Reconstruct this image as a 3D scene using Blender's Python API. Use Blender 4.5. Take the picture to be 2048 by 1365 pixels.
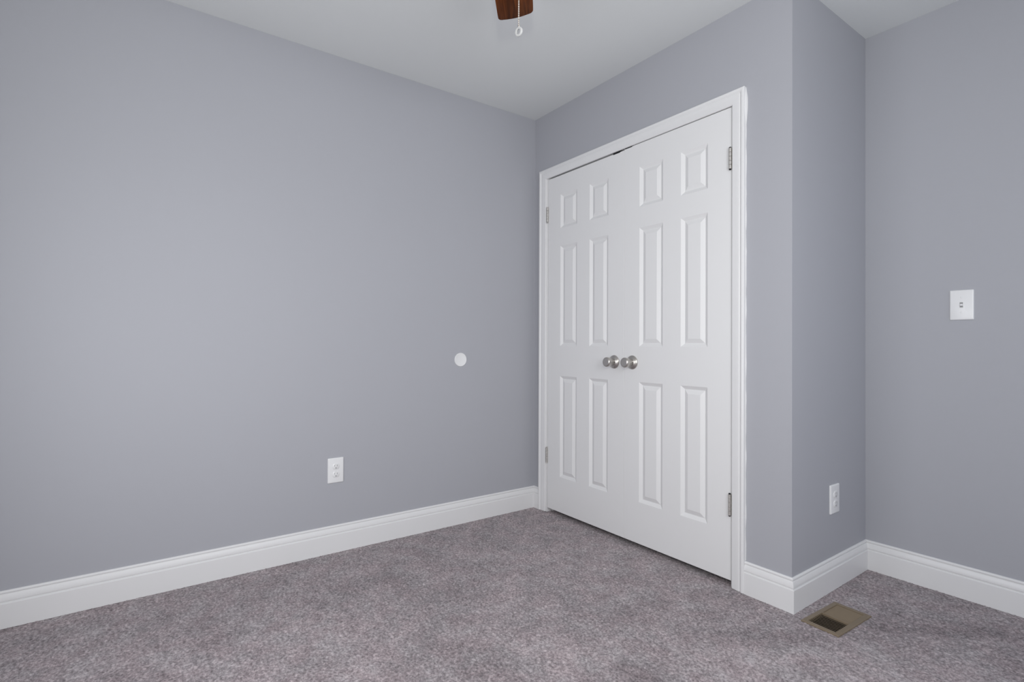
import bpy, bmesh, math, random
import numpy as np
from mathutils import Vector, Matrix

for o in list(bpy.data.objects):
    bpy.data.objects.remove(o, do_unlink=True)
S = bpy.context.scene
C = S.collection
PI = math.pi

# ------------------------------------------------------------------ camera
CAM_POS = Vector((2.58281, -2.04452, 1.02246))
F = Vector((-0.810223, 0.586092, 0.0059355))
R = Vector((0.586116, 0.810217, 0.0039103))
U = Vector((0.0025173, -0.0066471, 0.9999748))
cd = bpy.data.cameras.new('camera')
cam = bpy.data.objects.new('camera', cd)
C.objects.link(cam)
M = Matrix.Identity(4)
for i in range(3):
    M[i][0], M[i][1], M[i][2], M[i][3] = R[i], U[i], -F[i], CAM_POS[i]
cam.matrix_world = M
cd.sensor_width = 36.0
cd.lens = 1042.71 * 36.0 / 2048.0
cd.clip_start = 0.02
S.camera = cam

# ------------------------------------------------------------------ world, light, exposure
w = bpy.data.worlds.new('sky')
S.world = w
w.use_nodes = True
w.node_tree.nodes['Background'].inputs[0].default_value = (0.80, 0.90, 1.0, 1)
w.node_tree.nodes['Background'].inputs[1].default_value = 0.6

def area(name, loc, target, sx, sy, power, col, spread=PI):
    l = bpy.data.lights.new(name, 'AREA')
    l.shape = 'RECTANGLE'; l.size = sx; l.size_y = sy; l.energy = power; l.color = col; l.spread = spread
    o = bpy.data.objects.new(name, l); C.objects.link(o)
    o.location = loc
    o.rotation_euler = (Vector(target) - Vector(loc)).to_track_quat('-Z', 'Y').to_euler()
    return o

# daylight coming through the two windows behind the photographer
area('window_daylight', (1.45, -2.735, 1.02), (1.45, 0, 1.02), 1.24, 1.00, 17.6, (0.98, 0.985, 1.02))
area('side_window_daylight', (3.035, -1.35, 1.50), (0, -1.35, 1.42), 0.94, 1.20, 24.2, (0.98, 0.985, 1.02))
# added light that lifts the recess, set in an assumed, unseen hall doorway
area('recess_fill_light', (3.04, 0.22, 1.02), (0, 0.22, 1.0), 0.74, 1.92, 1.35, (0.93, 0.93, 1.12))
# the photographer's flash on top of the camera
fl = bpy.data.lights.new('camera_flash', 'SPOT')
fl.energy = 31; fl.spot_size = 2.9; fl.spot_blend = 0.8
fl.shadow_soft_size = 0.05; fl.color = (0.99, 1.02, 0.90)
flo = bpy.data.objects.new('camera_flash', fl); C.objects.link(flo)
flo.location = CAM_POS + Vector((0.0, 0.0, 0.38)) - F * 0.03
flo.rotation_euler = (F + Vector((0, 0, 0.15))).to_track_quat('-Z', 'Y').to_euler()

S.view_settings.view_transform = 'Standard'
S.view_settings.look = 'None'
S.view_settings.exposure = 0.0
S.view_settings.gamma = 1.0
S.view_settings.use_curve_mapping = False

# ------------------------------------------------------------------ materials
def srgb(r, g, b):
    f = lambda c: (c/255/12.92) if c/255 <= 0.04045 else ((c/255+0.055)/1.055)**2.4
    return (f(r), f(g), f(b), 1)

def mat(name, col, rough=0.5, metal=0.0, spec=0.5, bump=0.0, bscale=300.0, var=0.0, vscale=3.0):
    m = bpy.data.materials.new(name); m.use_nodes = True
    nt = m.node_tree; N = nt.nodes; L = nt.links
    b = N['Principled BSDF']
    b.inputs['Base Color'].default_value = col
    b.inputs['Roughness'].default_value = rough
    b.inputs['Metallic'].default_value = metal
    b.inputs['Specular IOR Level'].default_value = spec
    tc = N.new('ShaderNodeTexCoord')
    if bump > 0:
        n = N.new('ShaderNodeTexNoise'); n.inputs['Scale'].default_value = bscale
        n.inputs['Detail'].default_value = 3
        L.new(tc.outputs['Object'], n.inputs['Vector'])
        bp = N.new('ShaderNodeBump'); bp.inputs['Strength'].default_value = bump
        bp.inputs['Distance'].default_value = 0.001
        L.new(n.outputs['Fac'], bp.inputs['Height']); L.new(bp.outputs['Normal'], b.inputs['Normal'])
    if var > 0:
        n = N.new('ShaderNodeTexNoise'); n.inputs['Scale'].default_value = vscale
        n.inputs['Detail'].default_value = 4
        L.new(tc.outputs['Object'], n.inputs['Vector'])
        mr = N.new('ShaderNodeMapRange')
        mr.inputs['To Min'].default_value = 1 - var; mr.inputs['To Max'].default_value = 1 + var
        L.new(n.outputs['Fac'], mr.inputs['Value'])
        mx = N.new('ShaderNodeMix'); mx.data_type = 'RGBA'; mx.blend_type = 'MULTIPLY'
        mx.inputs['Factor'].default_value = 1
        mx.inputs['A'].default_value = col
        cb = N.new('ShaderNodeCombineColor')
        for k in range(3): L.new(mr.outputs['Result'], cb.inputs[k])
        L.new(cb.outputs['Color'], mx.inputs['B'])
        L.new(mx.outputs['Result'], b.inputs['Base Color'])
    return m

M_WALL = mat('grey_blue_wall_paint', (0.423, 0.428, 0.462, 1), 0.62, 0, 0.35, bump=0.12, bscale=420, var=0.012, vscale=2.2)
M_CEIL = mat('flat_white_ceiling_paint', (0.715, 0.73, 0.73, 1), 0.9, 0, 0.15, bump=0.10, bscale=300, var=0.01)
M_TRIM = mat('semi_gloss_white_trim', (0.80, 0.797, 0.80, 1), 0.34, 0, 0.45, bump=0.03, bscale=60)
M_DOOR = mat('satin_white_door_paint', (0.805, 0.802, 0.803, 1), 0.42, 0, 0.42, bump=0.06, bscale=160)
M_PLAS = mat('white_plastic', (0.83, 0.83, 0.835, 1), 0.30, 0, 0.5, var=0.01, vscale=30)
M_SLOT = mat('painted_slot_shade', (0.30, 0.30, 0.30, 1), 0.6, var=0.02)  # grey base colour carries the shade inside slots and toggle gaps
M_NICK = mat('brushed_satin_nickel', (0.56, 0.535, 0.505, 1), 0.33, 1.0, 0.5, bump=0.05, bscale=700)
M_HING = mat('paint_smeared_nickel_hinge', (0.62, 0.60, 0.57, 1), 0.36, 0.75, 0.5, var=0.25, vscale=90)
M_DARKM = mat('dark_steel', (0.035, 0.035, 0.037, 1), 0.45, 0.8, var=0.1, vscale=60)
M_BLACK = mat('painted_hole_shade', (0.012, 0.011, 0.010, 1), 0.9, var=0.05)  # near-black colour stands in for the shade inside the knob hole
M_TAN = mat('taupe_painted_steel', (0.220, 0.172, 0.118, 1), 0.42, 0.0, 0.45, bump=0.05, bscale=200, var=0.06, vscale=25)
M_BROWN = mat('brown_duct_interior', (0.018, 0.013, 0.010, 1), 0.8, var=0.1, vscale=20)
M_BRONZE = mat('oil_rubbed_bronze', (0.045, 0.030, 0.022, 1), 0.38, 0.85, var=0.15, vscale=30)
M_CHAIN = mat('polished_nickel_chain', (0.66, 0.60, 0.53, 1), 0.25, 1.0, var=0.05, vscale=300)
M_PULL = mat('pale_grey_pull_ring', (0.42, 0.42, 0.42, 1), 0.4, 0.0, 0.4, var=0.03, vscale=80)
M_GLASS_W = mat('clear_window_pane', (1, 1, 1, 1), 0.02, var=0.0)

def glass_nodes(m):
    nt = m.node_tree; N = nt.nodes; L = nt.links
    for n in list(N):
        if n.type != 'OUTPUT_MATERIAL': N.remove(n)
    t = N.new('ShaderNodeBsdfTransparent'); g = N.new('ShaderNodeBsdfGlossy'); g.inputs['Roughness'].default_value = 0.02
    mx = N.new('ShaderNodeMixShader'); mx.inputs[0].default_value = 0.06
    L.new(t.outputs[0], mx.inputs[1]); L.new(g.outputs[0], mx.inputs[2])
    L.new(mx.outputs[0], N['Material Output'].inputs['Surface'])
glass_nodes(M_GLASS_W)

def wood():
    m = mat('reddish_walnut_fan_blade', srgb(92, 46, 20), 0.45, 0, 0.06)
    nt = m.node_tree; N = nt.nodes; L = nt.links; b = N['Principled BSDF']
    tc = N.new('ShaderNodeTexCoord'); mp = N.new('ShaderNodeMapping')
    mp.inputs['Scale'].default_value = (2.2, 26, 26)
    L.new(tc.outputs['Object'], mp.inputs['Vector'])
    n = N.new('ShaderNodeTexNoise'); n.inputs['Scale'].default_value = 1.6; n.inputs['Detail'].default_value = 7
    n.inputs['Distortion'].default_value = 1.4
    L.new(mp.outputs[0], n.inputs['Vector'])
    cr = N.new('ShaderNodeValToRGB')
    cr.color_ramp.elements[0].position = 0.30; cr.color_ramp.elements[0].color = (0.022, 0.006, 0.002, 1)
    cr.color_ramp.elements[1].position = 0.70; cr.color_ramp.elements[1].color = (0.185, 0.056, 0.014, 1)
    e = cr.color_ramp.elements.new(0.5); e.color = (0.105, 0.029, 0.007, 1)
    L.new(n.outputs['Fac'], cr.inputs['Fac'])
    L.new(cr.outputs['Color'], b.inputs['Base Color'])
    return m
M_WOOD = wood()

# vacuum marks and brushed pile: (x, y, half length, half width, angle, strength)
NAP = []

def carpet():
    m = bpy.data.materials.new('mauve_grey_carpet'); m.use_nodes = True
    nt = m.node_tree; N = nt.nodes; L = nt.links; b = N['Principled BSDF']
    b.inputs['Roughness'].default_value = 1.0
    b.inputs['Specular IOR Level'].default_value = 0.05
    b.inputs['Sheen Weight'].default_value = 0.15
    b.inputs['Sheen Roughness'].default_value = 0.6
    tc = N.new('ShaderNodeTexCoord')
    def noise(scale, det, rough=0.5, vec=None):
        n = N.new('ShaderNodeTexNoise'); n.inputs['Scale'].default_value = scale
        n.inputs['Detail'].default_value = det; n.inputs['Roughness'].default_value = rough
        L.new(vec or tc.outputs['Object'], n.inputs['Vector'])
        return n.outputs['Fac']
    def math_(op, a, b_, clamp=False):
        n = N.new('ShaderNodeMath'); n.operation = op; n.use_clamp = clamp
        for k, v in enumerate((a, b_)):
            if isinstance(v, (int, float)): n.inputs[k].default_value = v
            else: L.new(v, n.inputs[k])
        return n.outputs[0]
    fine = noise(105, 3, 0.62)
    mid = noise(38, 2, 0.5)
    big = noise(8.5, 4, 0.62)
    huge = noise(1.7, 2, 0.5)
    hue = noise(9, 3, 0.6)
    v = math_('MULTIPLY', math_('SUBTRACT', fine, 0.5), 2.2)
    v = math_('ADD', v, math_('MULTIPLY', math_('SUBTRACT', mid, 0.5), 0.75))
    v = math_('ADD', v, math_('MULTIPLY', math_('SUBTRACT', big, 0.5), 0.80))
    v = math_('ADD', v, math_('MULTIPLY', math_('SUBTRACT', huge, 0.5), 0.25))
    sep = N.new('ShaderNodeSeparateXYZ'); L.new(tc.outputs['Object'], sep.inputs[0])
    for (x, y, la, lb, ang, st) in NAP:
        dx = math_('SUBTRACT', sep.outputs[0], x); dy = math_('SUBTRACT', sep.outputs[1], y)
        ca, sa = math.cos(ang), math.sin(ang)
        u = math_('DIVIDE', math_('ADD', math_('MULTIPLY', dx, ca), math_('MULTIPLY', dy, sa)), la)
        t = math_('DIVIDE', math_('SUBTRACT', math_('MULTIPLY', dy, ca), math_('MULTIPLY', dx, sa)), lb)
        d2 = math_('ADD', math_('MULTIPLY', u, u), math_('MULTIPLY', t, t))
        d2 = math_('ADD', d2, math_('MULTIPLY', math_('SUBTRACT', hue, 0.5), 1.2))
        g = math_('MULTIPLY', math_('SUBTRACT', 1.0, d2, True), st)
        v = math_('ADD', v, g)
    v = math_('ADD', v, 0.5, True)
    cr = N.new('ShaderNodeValToRGB')
    cr.color_ramp.elements[0].position = 0.0; cr.color_ramp.elements[0].color = (0.148, 0.124, 0.133, 1)
    cr.color_ramp.elements[1].position = 1.0; cr.color_ramp.elements[1].color = (0.555, 0.490, 0.505, 1)
    e = cr.color_ramp.elements.new(0.5); e.color = (0.322, 0.278, 0.290, 1)
    L.new(v, cr.inputs['Fac'])
    tint = N.new('ShaderNodeValToRGB')
    tint.color_ramp.elements[0].position = 0.38; tint.color_ramp.elements[0].color = (0.985, 1.015, 1.015, 1)
    tint.color_ramp.elements[1].position = 0.60; tint.color_ramp.elements[1].color = (1.02, 0.985, 0.99, 1)
    L.new(hue, tint.inputs['Fac'])
    mx = N.new('ShaderNodeMix'); mx.data_type = 'RGBA'; mx.blend_type = 'MULTIPLY'; mx.inputs['Factor'].default_value = 1
    L.new(cr.outputs['Color'], mx.inputs['A']); L.new(tint.outputs['Color'], mx.inputs['B'])
    L.new(mx.outputs['Result'], b.inputs['Base Color'])
    bp = N.new('ShaderNodeBump'); bp.inputs['Strength'].default_value = 0.7; bp.inputs['Distance'].default_value = 0.006
    L.new(fine, bp.inputs['Height']); L.new(bp.outputs['Normal'], b.inputs['Normal'])
    return m

# ------------------------------------------------------------------ mesh helpers
def box(bm, x0, x1, y0, y1, z0, z1):
    vs = [bm.verts.new((x, y, z)) for z in (z0, z1) for y in (y0, y1) for x in (x0, x1)]
    for f in ((0, 2, 3, 1), (4, 5, 7, 6), (0, 1, 5, 4), (2, 6, 7, 3), (0, 4, 6, 2), (1, 3, 7, 5)):
        bm.faces.new([vs[i] for i in f])
    return vs

def lathe(bm, prof, seg=48, mtx=None):
    """profile of (radius, height) turned about +Z, then moved by mtx"""
    rings = []
    for r, h in prof:
        if r < 1e-6:
            rings.append([bm.verts.new((0, 0, h))])
        else:
            rings.append([bm.verts.new((r*math.cos(2*PI*k/seg), r*math.sin(2*PI*k/seg), h)) for k in range(seg)])
    new = [v for q in rings for v in q]
    for a, b in zip(rings, rings[1:]):
        for k in range(seg):
            k2 = (k+1) % seg
            if len(a) == 1 and len(b) == 1: continue
            if len(a) == 1: bm.faces.new((a[0], b[k], b[k2]))
            elif len(b) == 1: bm.faces.new((a[k], a[k2], b[0]))
            else: bm.faces.new((a[k], a[k2], b[k2], b[k]))
    for q, flip in ((rings[0], True), (rings[-1], False)):
        if len(q) > 2: bm.faces.new(list(reversed(q)) if flip else q)
    if mtx is not None:
        for v in new: v.co = mtx @ v.co
    return new

def strip(bm, rows, closed=False, caps=True):
    """loft a list of equally long point rows (each row runs round the profile)"""
    vr = [[bm.verts.new(p) for p in r] for r in rows]
    n = len(vr[0])
    for a, b in zip(vr, vr[1:]):
        for k in range(n if closed else n-1):
            bm.faces.new((a[k], a[(k+1) % n], b[(k+1) % n], b[k]))
    if caps and closed:
        bm.faces.new(list(reversed(vr[0]))); bm.faces.new(vr[-1])
    return vr

def finish(name, bm, m, parent=None, bevel=0.0, angle=32, seg=2, loc=None, mtx=None):
    bmesh.ops.recalc_face_normals(bm, faces=bm.faces)
    if bevel > 0:
        es = [e for e in bm.edges if len(e.link_faces) == 2 and e.calc_face_angle(0) > math.radians(35)]
        bmesh.ops.bevel(bm, geom=es, offset=bevel, segments=seg, profile=0.6, affect='EDGES', clamp_overlap=True)
    me = bpy.data.meshes.new(name); bm.to_mesh(me); bm.free()
    for p in me.polygons: p.use_smooth = True
    me.set_sharp_from_angle(angle=math.radians(angle))
    me.materials.append(m)
    o = bpy.data.objects.new(name, me); C.objects.link(o)
    if parent is not None: o.parent = parent
    if loc is not None: o.location = loc
    if mtx is not None: o.matrix_local = mtx
    return o

def struct(o, label=None):
    o['kind'] = 'structure'
    if label: o['label'] = label
    return o

def tag(o, label, cat, group=None):
    o['label'] = label; o['category'] = cat
    if group: o['group'] = group
    return o

def thing(name, label, cat, loc, rot=(0, 0, 0), group=None):
    o = bpy.data.objects.new(name, None); C.objects.link(o)
    o.empty_display_size = 0.05
    o.location = loc; o.rotation_euler = rot
    return tag(o, label, cat, group)

# ------------------------------------------------------------------ room dimensions (metres)
H = 2.44          # ceiling
X1 = 1.5913       # outside corner of the closet
D = 0.6823        # depth of the recess beside the closet
XE, YB = 3.05, -2.75   # walls behind the camera
HB = 0.132        # baseboard height
T = 0.014         # baseboard thickness
WT = 0.115        # partition thickness
OL, OR_, OT = 0.109, 1.358, 2.059   # rough opening of the closet
JL, JR, JT = 0.127, 1.340, 2.041    # jamb faces

NAP += [
    (1.985, 0.315, 0.36, 0.050, 0.83, -0.24),
    (1.610, -0.270, 0.30, 0.075, 0.83, -0.16),
    (1.870, -0.230, 0.75, 0.200, 0.83, 0.13),
    (1.497, -0.738, 0.13, 0.110, 0.83, -0.20),
    (1.830, -0.315, 0.07, 0.060, 0.30, -0.16),
    (1.120, -1.150, 0.20, 0.120, 0.83, -0.17),
    (0.690, -1.030, 0.22, 0.100, 1.10, -0.12),
    (1.230, -0.900, 0.35, 0.120, 0.83, 0.10),
    (0.430, -1.314, 0.30, 0.140, 1.40, -0.10),
    (0.520, -0.560, 0.26, 0.090, 1.20, 0.12),
    (1.230, -0.535, 0.28, 0.060, 0.30, -0.08),
]

# ------------------------------------------------------------------ shell
def make_floor():
    step = 0.0055
    xs = np.arange(0.0, XE + 1e-6, step); ys = np.arange(YB, D + 1e-6, step)
    nx, ny = len(xs), len(ys)
    rng = np.random.default_rng(7)
    X, Y = np.meshgrid(xs, ys)
    Z = rng.random((ny, nx)) * 0.0052 - 0.0030
    jx = (rng.random((ny, nx)) - 0.5) * step * 0.55; jy = (rng.random((ny, nx)) - 0.5) * step * 0.55
    jx[:, 0] = 0; jx[:, -1] = 0; jy[0] = 0; jy[-1] = 0
    # pressed flat under the closet wall and the register
    V = np.stack([X + jx, Y + jy, Z], -1).reshape(-1, 3)
    idx = np.arange(nx*ny).reshape(ny, nx)
    Fq = np.stack([idx[:-1, :-1], idx[:-1, 1:], idx[1:, 1:], idx[1:, :-1]], -1).reshape(-1, 4)
    # the register's duct opening is cut out of the carpet
    ca, sa = math.cos(math.radians(-2.6)), math.sin(math.radians(-2.6))
    cx = V[Fq].mean(1); dx, dy = cx[:, 0]-1.7135, cx[:, 1]-0.0840
    lx, ly = dx*ca + dy*sa, -dx*sa + dy*ca
    Fq = Fq[~((np.abs(lx) < 0.053) & (np.abs(ly) < 0.113))]
    me = bpy.data.meshes.new('floor')
    me.vertices.add(len(V)); me.vertices.foreach_set('co', V.astype(np.float32).ravel())
    me.loops.add(Fq.size); me.loops.foreach_set('vertex_index', Fq.astype(np.int32).ravel())
    me.polygons.add(len(Fq)); me.polygons.foreach_set('loop_start', np.arange(0, Fq.size, 4, dtype=np.int32))
    me.polygons.foreach_set('use_smooth', np.ones(len(Fq), dtype=bool))
    me.update(calc_edges=True); me.validate()
    me.materials.append(carpet())
    o = bpy.data.objects.new('floor', me); C.objects.link(o)
    return struct(o, 'mauve grey cut pile carpet covering the whole floor')
make_floor()

bm = bmesh.new(); box(bm, -0.1, XE+0.1, YB-0.1, D+0.1, H, H+0.1)
struct(finish('ceiling', bm, M_CEIL), 'flat white ceiling')

bm = bmesh.new(); box(bm, -0.1, 0, YB-0.1, D+0.1, -0.05, H)
struct(finish('wall_left', bm, M_WALL), 'wide grey blue wall with an outlet and a white disc')

bm = bmesh.new()
box(bm, 0, OL, 0, WT, -0.05, H); box(bm, OR_, X1, 0, WT, -0.05, H); box(bm, OL, OR_, 0, WT, OT, H)
bmesh.ops.remove_doubles(bm, verts=bm.verts, dist=1e-5)
bmesh.ops.delete(bm, geom=[f for f in bm.faces if abs(abs(f.normal.x)-1) < 1e-3 and f.calc_center_median().z > OT and (abs(f.calc_center_median().x-OL) < 1e-4 or abs(f.calc_center_median().x-OR_) < 1e-4)], context='FACES')
struct(finish('wall_closet', bm, M_WALL), 'grey blue wall around the white double closet doors')

bm = bmesh.new(); box(bm, X1-0.1, X1, WT, D, -0.05, H)
struct(finish('wall_return', bm, M_WALL), 'narrow grey blue wall turning back from the closet corner')

bm = bmesh.new(); box(bm, 0, XE+0.1, D, D+0.1, -0.05, H)
struct(finish('wall_right', bm, M_WALL), 'grey blue wall with the light switch')

def wall_with_hole(name, along, a0, a1, pos0, pos1, h0, h1, z0, z1):
    bm = bmesh.new()
    def b(p, q, za, zb):
        if along == 'x': box(bm, p, q, pos0, pos1, za, zb)
        else: box(bm, pos0, pos1, p, q, za, zb)
    b(a0, h0, -0.05, H); b(h1, a1, -0.05, H); b(h0, h1, -0.05, z0); b(h0, h1, z1, H)
    return struct(finish(name, bm, M_WALL))
W0, W1, WZ0, WZ1 = 0.80, 2.10, 0.48, 1.56
wall_with_hole('wall_back', 'x', 0, XE, YB-0.1, YB, W0, W1, WZ0, WZ1)
V0, V1, VZ0, VZ1 = -1.85, -0.85, 0.87, 2.13
H0, H1, HT = -0.18, 0.60, 2.05     # assumed, unseen hall doorway, added to hold the recess light
bm = bmesh.new()
for p, q, za, zb in ((YB-0.1, V0, -0.05, H), (V1, H0, -0.05, H), (H1, D, -0.05, H), (V0, V1, -0.05, VZ0), (V0, V1, VZ1, H), (H0, H1, HT, H)):
    box(bm, XE, XE+0.1, p, q, za, zb)
struct(finish('wall_side', bm, M_WALL))
bm = bmesh.new()
for p, q, za, zb in ((H0-0.05, H0+0.01, 0.0, HT+0.05), (H1-0.01, H1+0.05, 0.0, HT+0.05), (H0+0.01, H1-0.01, HT-0.01, HT+0.05)):
    box(bm, XE-0.017, XE+0.1, p, q, za, zb)
struct(finish('trim_3', bm, M_TRIM, bevel=0.002))

def window(name, along, a0, a1, pos, inward, WZ0, WZ1):
    """double hung window set into the wall opening: frame, two sashes, pane"""
    def b(bm, p, q, d0, d1, za, zb):
        lo, hi = sorted((pos + inward*d0, pos + inward*d1))
        if along == 'x': box(bm, p, q, lo, hi, za, zb)
        else: box(bm, lo, hi, p, q, za, zb)
    bm = bmesh.new(); fw = 0.03
    b(bm, a0, a0+fw, -0.095, -0.005, WZ0, WZ1); b(bm, a1-fw, a1, -0.095, -0.005, WZ0, WZ1)
    b(bm, a0+fw, a1-fw, -0.095, -0.005, WZ1-fw, WZ1); b(bm, a0+fw, a1-fw, -0.095, -0.005, WZ0, WZ0+fw)
    o = struct(finish(name, bm, M_TRIM))
    zm = (WZ0+WZ1)/2
    for za, zb, d in ((WZ0+fw, zm+0.02, -0.03), (zm-0.02, WZ1-fw, -0.055)):
        bm = bmesh.new(); sw = 0.035; p, q = a0+fw, a1-fw
        b(bm, p, p+sw, d-0.018, d, za, zb); b(bm, q-sw, q, d-0.018, d, za, zb)
        b(bm, p+sw, q-sw, d-0.018, d, za, za+sw); b(bm, p+sw, q-sw, d-0.018, d, zb-sw, zb)
        s = finish('window_sash', bm, M_TRIM, o)
        bm = bmesh.new(); b(bm, p+sw, q-sw, d-0.011, d-0.007, za+sw, zb-sw)
        finish('window_pane', bm, M_GLASS_W, s)
window('window_1', 'x', W0, W1, YB, 1, WZ0, WZ1)
window('window_2', 'y', V0, V1, XE, -1, VZ0, VZ1)

# ------------------------------------------------------------------ baseboards
BASE = [(0.0, 0.0), (T, 0.0), (T, 0.0868), (0.0136, 0.0885), (0.0122, 0.0903), (0.0088, 0.0915), (0.0080, 0.0925), (0.0084, 0.0936),
        (0.0118, 0.0960), (0.0120, 0.0985), (0.0112, 0.1040), (0.0096, 0.1110), (0.0076, 0.1170), (0.0062, 0.1192), (0.0040, 0.1198),
        (0.0036, 0.1208), (0.0066, 0.1228), (0.0074, 0.1250), (0.0070, 0.1280), (0.0052, 0.1306), (0.0028, HB), (0.0, HB)]
def baseboard(name, A, B, n, mA, mB, label):
    A, B, n = Vector((*A, 0)), Vector((*B, 0)), Vector((*n, 0))
    d = (B - A).normalized()
    rows = []
    L_ = (B-A).length
    k = max(1, int(L_/0.5))
    for i in range(k+1):
        P = A.lerp(B, i/k)
        row = []
        for t, z in BASE:
            off = d*(mA*t) if i == 0 else (d*(mB*t) if i == k else Vector())
            row.append(P + n*t + off + Vector((0, 0, z)))
        rows.append(row)
    bm = bmesh.new(); strip(bm, rows, closed=True)
    return struct(finish(name, bm, M_TRIM, angle=13), label)
CL, CRR = 0.118, 1.347       # inner edges of the door casing
CW = 0.0575
baseboard('baseboard_left', (0, YB), (0, 0), (1, 0), 1, -1, 'long white baseboard under the wide wall')
baseboard('baseboard_closet', (0, 0), (CL-CW, 0), (0, -1), 1, 0, 'short white baseboard piece between corner and closet casing')
baseboard('baseboard_corner', (CRR+CW, 0), (X1, 0), (0, -1), 0, 1, 'white baseboard between closet casing and outside corner')
baseboard('baseboard_return', (X1, 0), (X1, D), (1, 0), -1, -1, 'white baseboard along the narrow return wall')
baseboard('baseboard_right', (X1, D), (XE, D), (0, -1), 1, -1, 'white baseboard under the switch wall')
baseboard('baseboard_side', (XE, YB), (XE, H0-0.05), (-1, 0), 1, 0, 'white baseboard along the side window wall')
baseboard('baseboard_back', (0, YB), (XE, YB), (0, 1), 1, -1, 'white baseboard under the back window wall')

# ------------------------------------------------------------------ closet door casing, jamb
CAS = [(0.0, 0.0), (0.0, 0.0075), (0.0025, 0.0098), (0.010, 0.0108), (0.020, 0.0125), (0.031, 0.0138), (0.0350, 0.0136),
       (0.0375, 0.0120), (0.0400, 0.0122), (0.0425, 0.0155), (0.0465, 0.0180), (0.0520, 0.0184), (0.0560, 0.0170), (CW, 0.0140), (CW, 0.0)]
ZC = 2.0350
bm = bmesh.new()
rows = [[Vector((CL-a, -t, 0.002)) for a, t in CAS], [Vector((CL-a, -t, ZC+a)) for a, t in CAS],
        [Vector((CRR+a, -t, ZC+a)) for a, t in CAS], [Vector((CRR+a, -t, 0.002)) for a, t in CAS]]
strip(bm, rows, closed=True)
trim = struct(finish('trim_1', bm, M_TRIM, angle=24), 'white moulded casing around the closet doors')
# ragged line of caulk where the casing meets the wall
random.seed(5)
bm = bmesh.new(); rows = []
for i in range(90):
    z = HB + 0.004 + i*(ZC + CW - HB - 0.008)/89
    up = max(0.0, min(1.0, (z-1.94)/0.05)) * max(0.0, min(1.0, (2.088-z)/0.03))
    wv = 0.0016 + 0.0012*math.sin(i*0.9)*math.sin(i*0.23) + 0.0008*random.random() + 0.0045*up
    x = CRR + CW
    rows.append([Vector((x-0.0004, -0.0002, z)), Vector((x-0.0004, -0.0050-0.006*up, z)), Vector((x+wv*0.6, -0.0032-0.005*up, z)), Vector((x+wv, -0.0002, z))])
strip(bm, rows, closed=True)
finish('caulk_line', bm, M_TRIM, trim, angle=60)

bm = bmesh.new()
box(bm, OL, JL, 0.0005, WT, 0, OT); box(bm, JR, OR_, 0.0005, WT, 0, OT); box(bm, JL, JR, 0.0005, WT, JT, OT)
box(bm, JL, JL+0.010, 0.040, 0.075, 0, JT); box(bm, JR-0.010, JR, 0.040, 0.075, 0, JT); box(bm, JL+0.010, JR-0.010, 0.040, 0.075, JT-0.010, JT)
struct(finish('trim_2', bm, M_TRIM, bevel=0.001), 'white jamb lining inside the closet opening')

# ------------------------------------------------------------------ closet doors
ROWS = [(0.2335, 0.8355), (1.0115, 1.6090), (1.7125, 1.9160)]
PROF = [(0.0, 0.0), (0.0012, 0.0002), (0.0030, 0.0014), (0.0150, 0.0094), (0.0170, 0.0104), (0.0186, 0.0104), (0.0202, 0.0096),
        (0.0375, 0.0021), (0.0390, 0.0018)]
def door(name, x0, x1, z0, z1, cols, label):
    """moulded six panel slab; front face at y = 0 of the slab, facing -Y"""
    bm = bmesh.new()
    e = 0.0009
    xs = [x0+e, cols[0][0], cols[0][1], cols[1][0], cols[1][1], x1-e]
    zs = [z0+e] + [v for r in ROWS for v in r] + [z1-e]
    pan = [(c, r) for c in cols for r in ROWS]
    y0, th = 0.001, 0.035
    for i in range(len(xs)-1):
        for j in range(len(zs)-1):
            a, b, c, d = xs[i], xs[i+1], zs[j], zs[j+1]
            if (a, b) in [tuple(k) for k in cols] and (c, d) in ROWS:
                prev = None
                for off, dep in PROF:
                    ring = [bm.verts.new((px, y0+dep, pz)) for px, pz in ((a+off, c+off), (b-off, c+off), (b-off, d-off), (a+off, d-off))]
                    if prev:
                        for k in range(4):
                            bm.faces.new((prev[k], prev[(k+1) % 4], ring[(k+1) % 4], ring[k]))
                    prev = ring
                bm.faces.new(prev)
            else:
                bm.faces.new([bm.verts.new((px, y0, pz)) for px, pz in ((a, c), (b, c), (b, d), (a, d))])
    # eased edge, sides and back
    r0 = [(x0+e, y0, z0+e), (x1-e, y0, z0+e), (x1-e, y0, z1-e), (x0+e, y0, z1-e)]
    r1 = [(x0, y0+e, z0), (x1, y0+e, z0), (x1, y0+e, z1), (x0, y0+e, z1)]
    r2 = [(x0, y0+th, z0), (x1, y0+th, z0), (x1, y0+th, z1), (x0, y0+th, z1)]
    def ring_pts(r, cuts):
        return [bm.verts.new(p) for p in r]
    V1_, V2_ = ring_pts(r1, None), ring_pts(r2, None)
    # front chamfer is split where the grid lines meet it
    bott = [(x, y0, z0+e) for x in xs]; top = [(x, y0, z1-e) for x in xs]
    left = [(x0+e, y0, z) for z in zs]; right = [(x1-e, y0, z) for z in zs]
    for line, (p, q) in ((bott, (r1[0], r1[1])), (top, (r1[3], r1[2])), (left, (r1[0], r1[3])), (right, (r1[1], r1[2]))):
        vs = [bm.verts.new(v) for v in line]
        bm.faces.new(vs + [bm.verts.new(q), bm.verts.new(p)])
    for k in range(4):
        bm.faces.new((V1_[k], V1_[(k+1) % 4], V2_[(k+1) % 4], V2_[k]))
    bm.faces.new(V2_)
    bmesh.ops.remove_doubles(bm, verts=bm.verts, dist=1e-5)
    o = finish(name, bm, M_DOOR, angle=7)
    return struct(o, label)

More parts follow.
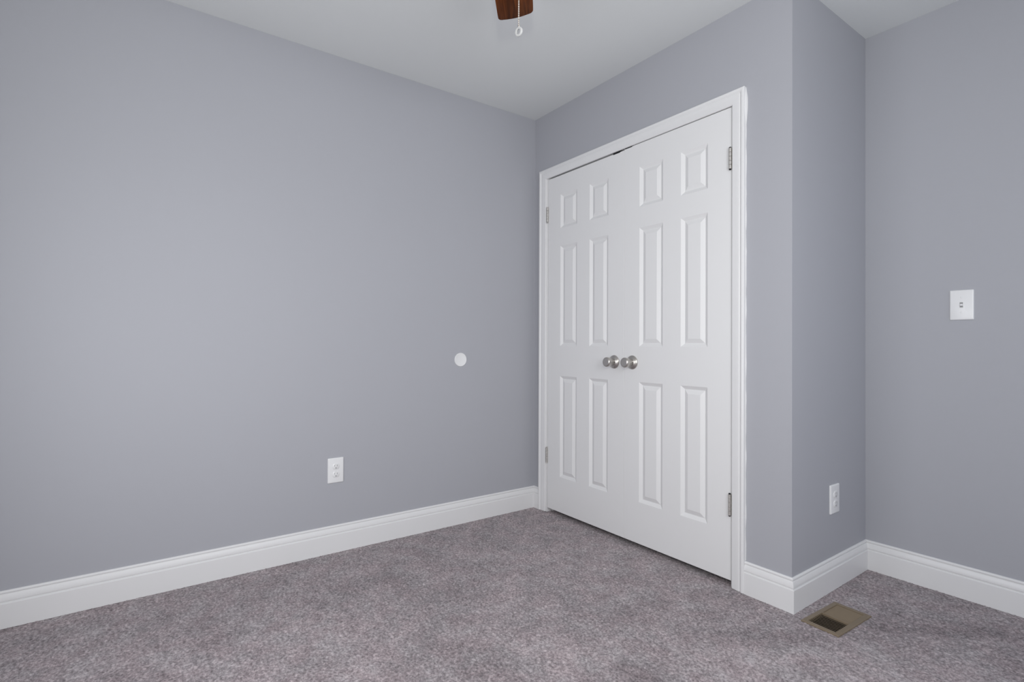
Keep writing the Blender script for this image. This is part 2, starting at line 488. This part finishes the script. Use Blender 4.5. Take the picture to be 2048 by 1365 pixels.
dl = door('door_1', 0.1300, 0.7408, 0.0265, 2.0285, [(0.2420, 0.3860), (0.4865, 0.6290)], 'white six panel closet door next to the wide wall')
dr = door('door_2', 0.7415, 1.3386, 0.0265, 2.0335, [(0.8405, 0.9850), (1.0850, 1.2265)], 'white six panel closet door nearer the outside corner')

def hinge(parent, x, zc, sgn):
    """knuckled barrel proud of the door face with a leaf let into the jamb edge"""
    bm = bmesh.new()
    n, hh = 5, 0.0178
    for k in range(n):
        za = zc - n*hh/2 + k*hh
        lathe(bm, [(0.0056, za+0.0004), (0.0062, za+0.0010), (0.0062, za+hh-0.0010), (0.0056, za+hh-0.0004)], 20, Matrix.Translation((x, -0.0062, 0)))
    h = finish('hinge', bm, M_HING, parent, angle=40)
    bm = bmesh.new()
    a, b = sorted((x + sgn*0.0008, x + sgn*0.0102))
    box(bm, a, b, -0.0022, 0.0006, zc-0.0445, zc+0.0445)
    finish('hinge_leaf', bm, M_HING, h, bevel=0.0004, seg=1)
    bm = bmesh.new()
    for s, base in ((1, zc+n*hh/2), (-1, zc-n*hh/2)):
        lathe(bm, [(0.0030, base-s*0.001), (0.0046, base+s*0.0006), (0.0048, base+s*0.0028), (0.0032, base+s*0.0046), (0.0, base+s*0.0052)], 16, Matrix.Translation((x, -0.0062, 0)))
    finish('hinge_pin', bm, M_DARKM if sgn > 0 else M_HING, h, angle=40)
for z in (1.8130, 0.3475):
    hinge(dl, 0.1290, z, -1)
    hinge(dr, 1.3365, z, 1)

KNOB = [(0.0140, 0.010), (0.0188, 0.0135), (0.0192, 0.020), (0.0200, 0.027), (0.0214, 0.034), (0.0232, 0.042), (0.0248, 0.050),
        (0.0255, 0.0555), (0.0250, 0.0600), (0.0226, 0.0632), (0.0180, 0.0648), (0.0120, 0.0646), (0.0, 0.0640)]
ROSE = [(0.0345, 0.0), (0.0354, 0.0012), (0.0354, 0.0032), (0.0340, 0.0056), (0.0300, 0.0085), (0.0250, 0.0120), (0.0215, 0.0145), (0.0140, 0.0150)]
TURN = Matrix.Rotation(PI/2, 4, 'X')     # +Z of the profile becomes -Y
def knob(parent, x, z):
    bm = bmesh.new(); lathe(bm, KNOB, 56, Matrix.Translation((x, 0.001, z)) @ TURN)
    k = finish('knob', bm, M_NICK, parent, angle=50); k['label'] = 'satin nickel door knob'
    bm = bmesh.new(); lathe(bm, ROSE, 56, Matrix.Translation((x, 0.001, z)) @ TURN)
    finish('rosette', bm, M_NICK, k, angle=50)
    bm = bmesh.new(); lathe(bm, [(0.0, 0.0), (0.0024, 0.0002), (0.0022, 0.0016), (0.0, 0.0018)], 16,
        Matrix.Translation((x+0.0190, -0.0195, z)) @ Matrix.Rotation(PI/2, 4, 'Y'))
    finish('release_hole_shade', bm, M_BLACK, k)  # raised black dot, painted as the hole's shade
knob(dl, 0.6745, 0.9310)
knob(dr, 0.7975, 0.9320)

def catch(parent, x0, x1, ztop):
    bm = bmesh.new(); box(bm, x0, x1, 0.0004, 0.032, ztop-0.0032, min(ztop+0.0070, JT-0.0015))
    box(bm, (x0+x1)/2-0.006, (x0+x1)/2+0.006, 0.010, 0.022, ztop+0.0010, JT-0.0004)
    c = finish('ball_catch', bm, M_DARKM, parent, bevel=0.0006); c['label'] = 'dark metal catch let into the door top'
catch(dl, 0.6640, 0.7120, 2.0285)
catch(dr, 0.7450, 0.7930, 2.0335)

# ------------------------------------------------------------------ wall plates (local frame: x across, z up, -y out of the wall)
def rrect(wd, ht, r, n=6):
    pts = []
    for cx, cz, a0 in ((wd/2-r, ht/2-r, 0), (-wd/2+r, ht/2-r, 90), (-wd/2+r, -ht/2+r, 180), (wd/2-r, -ht/2+r, 270)):
        for k in range(n+1):
            a = math.radians(a0 + 90*k/n)
            pts.append((cx + r*math.cos(a), cz + r*math.sin(a)))
    return pts

def plate(name, parent, wd, ht, m=None):
    bm = bmesh.new(); rows = []
    for inset, dep in ((0.0, 0.0), (0.0, 0.0030), (0.0006, 0.0044), (0.0020, 0.0056), (0.0045, 0.0064)):
        rows.append([Vector((x, -dep, z)) for x, z in rrect(wd-2*inset, ht-2*inset, max(0.0008, 0.0035-inset*0.4))])
    strip(bm, rows, closed=True)
    return finish(name, bm, m or M_PLAS, parent, angle=30)

def screw(parent, x, z, d=0.0064):
    bm = bmesh.new()
    lathe(bm, [(0.0034, 0), (0.0034, 0.0004), (0.0026, 0.0010), (0.0, 0.0012)], 20, Matrix.Translation((x, -d, z)) @ TURN)
    finish('plate_screw', bm, M_PLAS, parent)

def outlet(label, loc, rotz, wd, ht, group=None):
    t = thing('outlet', label, 'outlet', loc, (0, 0, rotz), group)
    pl = plate('cover_plate', t, wd, ht)
    for s in (1, -1):
        zc = s*0.0195
        bm = bmesh.new()
        # rounded receptacle face with flattened top and bottom
        pts = []
        for k in range(40):
            a = 2*PI*k/40
            pts.append((0.0172*math.cos(a), max(-0.0142, min(0.0142, 0.0172*math.sin(a)))))
        rows = [[Vector((x*f, -d, z*f+zc)) for x, z in pts] for f, d in ((1.0, 0.0055), (1.0, 0.0078), (0.95, 0.0084))]
        strip(bm, rows, closed=True)
        rc = finish('receptacle', bm, M_PLAS, t, angle=40)
        bm = bmesh.new()
        box(bm, -0.0076, -0.0054, -0.0087, -0.0070, zc+0.0005, zc+0.0090)
        box(bm, 0.0054, 0.0074, -0.0087, -0.0070, zc+0.0012, zc+0.0085)
        lathe(bm, [(0.0030, 0.0070), (0.0030, 0.0087)], 20, Matrix.Translation((0, 0, zc-0.0072)) @ TURN)
        finish('slot_shade', bm, M_SLOT, rc)  # solid grey pieces on the face, coloured as shaded slots
    screw(t, 0, 0)
    return t
outlet('white duplex outlet low on the wide wall beside the closet', (0, -1.2425, 0.4000), PI/2, 0.0765, 0.1215)
outlet('white outlet seen edge on, low on the narrow return wall', (X1, 0.3575, 0.3735), PI/2, 0.0820, 0.1215)

# round disc
bm = bmesh.new()
lathe(bm, [(0.0390, 0.0), (0.0390, 0.0022), (0.0378, 0.0040), (0.0350, 0.0046), (0.0335, 0.0040), (0.0325, 0.0036), (0.0, 0.0038)], 72,
      Matrix.Rotation(PI/2, 4, 'Y'))
o = finish('wall_bumper', bm, M_PLAS, loc=(0, -0.5385, 0.9325), angle=35)
tag(o, 'small round white disc on the wide wall at door knob height', 'wall plate')

# switch
sw = thing('light_switch', 'white light switch plate on the wall beyond the outside corner', 'switch', (1.9370, D, 1.1890), (0, 0, 0))
plate('cover_plate', sw, 0.0765, 0.1215)
bm = bmesh.new(); rows = [[Vector((x, -d, z)) for x, z in rrect(wd_, ht_, 0.0012)] for wd_, ht_, d in ((0.0130, 0.0255, 0.006), (0.0126, 0.0250, 0.0072), (0.0106, 0.0232, 0.0074), (0.0104, 0.0230, 0.0060))]
strip(bm, rows, closed=True, caps=True)
finish('switch_collar', bm, M_PLAS, sw)
bm = bmesh.new()
for za in (0.0044, -0.0100): box(bm, -0.0048, 0.0048, -0.0076, -0.0068, za, za+0.0056)
finish('toggle_gap_shade', bm, M_SLOT, sw)  # grey boxes colour in the shade above and below the lever
bm = bmesh.new()
rows = [[Vector((x*f, -d, z*f + 0.0001)) for x, z in rrect(0.0092, 0.0090, 0.0014)] for f, d in ((1.0, 0.0064), (0.94, 0.0090), (0.84, 0.0122), (0.60, 0.0130))]
strip(bm, rows, closed=True)
finish('toggle', bm, M_PLAS, sw, angle=40)
for s in (1, -1): screw(sw, 0, s*0.0302)

# ------------------------------------------------------------------ floor register
vent = thing('floor_vent', 'taupe metal floor register in the carpet by the outside corner', 'vent', (1.7135, 0.0840, 0.0), (0, 0, math.radians(-2.6)))
VW, VL = 0.131, 0.250                 # across x, along y
hx, hy0, hy1 = 0.0475, -0.1090, 0.1060  # louvre opening
bm = bmesh.new()
prof = [(0.0, 0.0005), (0.0008, 0.0032), (0.0030, 0.0044), (0.0120, 0.0052), (0.0142, 0.0052), (0.0150, 0.0046)]
rows = []
ox, oy = VW/2, VL/2
outer = [(-ox, -oy), (ox, -oy), (ox, oy), (-ox, oy)]
inner = [(-hx, hy0), (hx, hy0), (hx, hy1), (-hx, hy1)]
for f, z in ((0.0, 0.0), (0.02, 0.0042), (0.12, 0.0062), (0.80, 0.0070), (0.93, 0.0070), (1.0, 0.0060), (1.0, -0.0100)):
    rows.append([Vector((a[0]+(b[0]-a[0])*f, a[1]+(b[1]-a[1])*f, z)) for a, b in zip(outer, inner)])
strip(bm, rows, closed=True, caps=False)
finish('register_frame', bm, M_TAN, vent, angle=25)
def louvres(y0, y1, n, tilt, label):
    bm = bmesh.new()
    p = (y1-y0)/n
    for k in range(n):
        yc = y0 + p*(k+0.5)
        hl = 0.0062
        dy, dz = hl*math.cos(tilt), hl*math.sin(tilt)
        t = 0.0005
        for_pts = []
        ny, nz = -math.sin(tilt)*t, math.cos(tilt)*t
        a = [(yc-dy+ny, -dz+nz), (yc+dy+ny, dz+nz), (yc+dy-ny, dz-nz), (yc-dy-ny, -dz-nz)]
        r = [[Vector((x, y, z+0.0008)) for y, z in a] for x in (-hx, hx)]
        strip(bm, r, closed=True)
    o = finish('louvre_bank', bm, M_TAN, vent); o['label'] = label
louvres(hy0+0.003, -0.0085, 9, math.radians(-28), 'open bank of dark gaps')
louvres(-0.0030, hy1-0.002, 10, math.radians(24), 'bank of fins that looks closed')
bm = bmesh.new(); box(bm, -hx, hx, -0.0080, -0.0030, -0.006, 0.0064)
finish('center_bar', bm, M_TAN, vent, bevel=0.0006)
bm = bmesh.new()
bxv = [(-hx, hy0), (hx, hy0), (hx, hy1), (-hx, hy1)]
strip(bm, [[Vector((x, y, z)) for x, y in bxv] for z in (-0.0098, -0.0485)], closed=True, caps=False)
bm.faces.new([bm.verts.new((x, y, -0.0485)) for x, y in bxv])
finish('duct_boot', bm, M_BROWN, vent)

# ------------------------------------------------------------------ ceiling fan (only a blade tip and the chain hang into view)
HUB = Vector((1.541, -1.335, 0))
ZB = 2.240
fan = thing('ceiling_fan', 'wooden bladed ceiling fan with a pull chain hanging in view', 'ceiling fan', (HUB.x, HUB.y, H))
def fl_lathe(name, prof, m, parent=fan):
    bm = bmesh.new(); lathe(bm, prof, 48); return finish(name, bm, m, parent, angle=35)
fl_lathe('canopy', [(0.070, 0.0), (0.072, -0.008), (0.066, -0.030), (0.045, -0.048), (0.020, -0.054)], M_BRONZE)
fl_lathe('downrod', [(0.0125, -0.045), (0.0125, -0.130)], M_BRONZE)
fl_lathe('motor_housing', [(0.030, -0.120), (0.060, -0.128), (0.098, -0.145), (0.112, -0.165), (0.112, -0.215), (0.100, -0.236), (0.070, -0.246), (0.0, -0.246)], M_BRONZE)
fl_lathe('switch_housing', [(0.062, -0.245), (0.064, -0.252), (0.062, -0.300), (0.050, -0.318), (0.0, -0.322)], M_BRONZE)
AX = math.atan2(0.640, -0.770)
def blade(ang, first=None):
    # outline in local x (outward), y (across)
    pts = []
    prof = [(0.150, 0.050), (0.175, 0.056), (0.260, 0.061), (0.420, 0.0655), (0.560, 0.0665), (0.640, 0.0660)]
    up = [(x, y) for x, y in prof]
    rc = 0.017
    for k in range(7):
        a = PI/2*(1-k/6)
        up.append((0.6700-rc+rc*math.cos(a), 0.0655-rc+rc*math.sin(a)))
    for k in range(1, 6):
        t = k/6; yy = (0.0655-rc)*(1-t)
        up.append((0.6700+0.006*(1-(yy/(0.0655-rc))**2), yy))
    low = [(x, -y) for x, y in reversed(up)]
    pts = up + [(0.676, 0.0)] + low
    bm = bmesh.new(); rows = []
    for ins, z in ((0.0015, -0.0032), (0.0, -0.0020), (0.0, 0.0020), (0.0015, 0.0032)):
        rows.append([Vector((x - ins*(1 if x > 0.6 else -1 if x < 0.16 else 0), y - ins*(1 if y > 0 else -1), z)) for x, y in pts])
    strip(bm, rows, closed=True)
    b = finish('blade', bm, M_WOOD, fan, angle=40)
    b.matrix_local = Matrix.Translation((0, 0, ZB-H)) @ Matrix.Rotation(ang, 4, 'Z') @ Matrix.Rotation(math.radians(-11), 4, 'X')
    bm = bmesh.new()
    rows = []
    for x, wd, z0 in ((0.085, 0.016, 0.004), (0.120, 0.013, 0.000), (0.150, 0.030, -0.0055), (0.190, 0.036, -0.0060), (0.215, 0.020, -0.0060)):
        rows.append([Vector((x, wd, z0)), Vector((x, -wd, z0)), Vector((x, -wd, z0+0.0030)), Vector((x, wd, z0+0.0030))])
    strip(bm, rows, closed=True)
    finish('blade_iron', bm, M_BRONZE, b, angle=40)
for k in range(5): blade(AX + k*2*PI/5)

# pull chain with a little round medallion
def chain():
    P = Vector((1.5855, -1.3070, 0)) - HUB
    zt, zb = -0.300, 1.7825 - H
    bm = bmesh.new()
    n = int((zt-zb)/0.0042)
    for k in range(n):
        z = zt - k*(zt-zb)/(n-1)
        bmesh.ops.create_uvsphere(bm, u_segments=10, v_segments=6, radius=0.0018, matrix=Matrix.Translation((P.x, P.y, z)))
    lathe(bm, [(0.0006, zb), (0.0006, zt)], 8, Matrix.Translation((P.x, P.y, 0)))
    c = finish('pull_chain', bm, M_CHAIN, fan, angle=60); c['label'] = 'thin beaded metal pull chain'
    bm = bmesh.new()
    r = 0.0108
    ri = r*0.52
    prof = [(ri, -0.0012), (ri, 0.0010), (ri+0.0008, 0.0019), (r-0.0012, 0.0019), (r, 0.0008), (r, -0.0022), (r-0.0012, -0.0032), (ri+0.0008, -0.0032), (ri, -0.0012)]
    ring = [[bm.verts.new((q*math.cos(2*PI*k/40), q*math.sin(2*PI*k/40), h)) for q, h in prof[:-1]] for k in range(40)]
    for k in range(40):
        a, b2 = ring[k], ring[(k+1) % 40]
        for q in range(8): bm.faces.new((a[q], b2[q], b2[(q+1) % 8], a[(q+1) % 8]))
    # face turned from the viewing side towards the upper left
    toward = (CAM_POS - (HUB + P + Vector((0, 0, 1.768)))).normalized()
    nrm = (toward*0.70 - R*0.52 + U*0.28).normalized()
    m = Matrix.Translation((P.x, P.y, 1.7690-H)) @ nrm.to_track_quat('Z', 'Y').to_matrix().to_4x4()
    o = finish('pull_ring', bm, M_PULL, c, angle=40, mtx=m); o['label'] = 'small pale ring at the chain end'
    bm = bmesh.new(); lathe(bm, [(0.0014, 1.7790-H), (0.0020, 1.7800-H), (0.0020, 1.7850-H), (0.0012, 1.7860-H)], 14, Matrix.Translation((P.x, P.y, 0)))
    finish('chain_connector', bm, M_CHAIN, c)
chain()
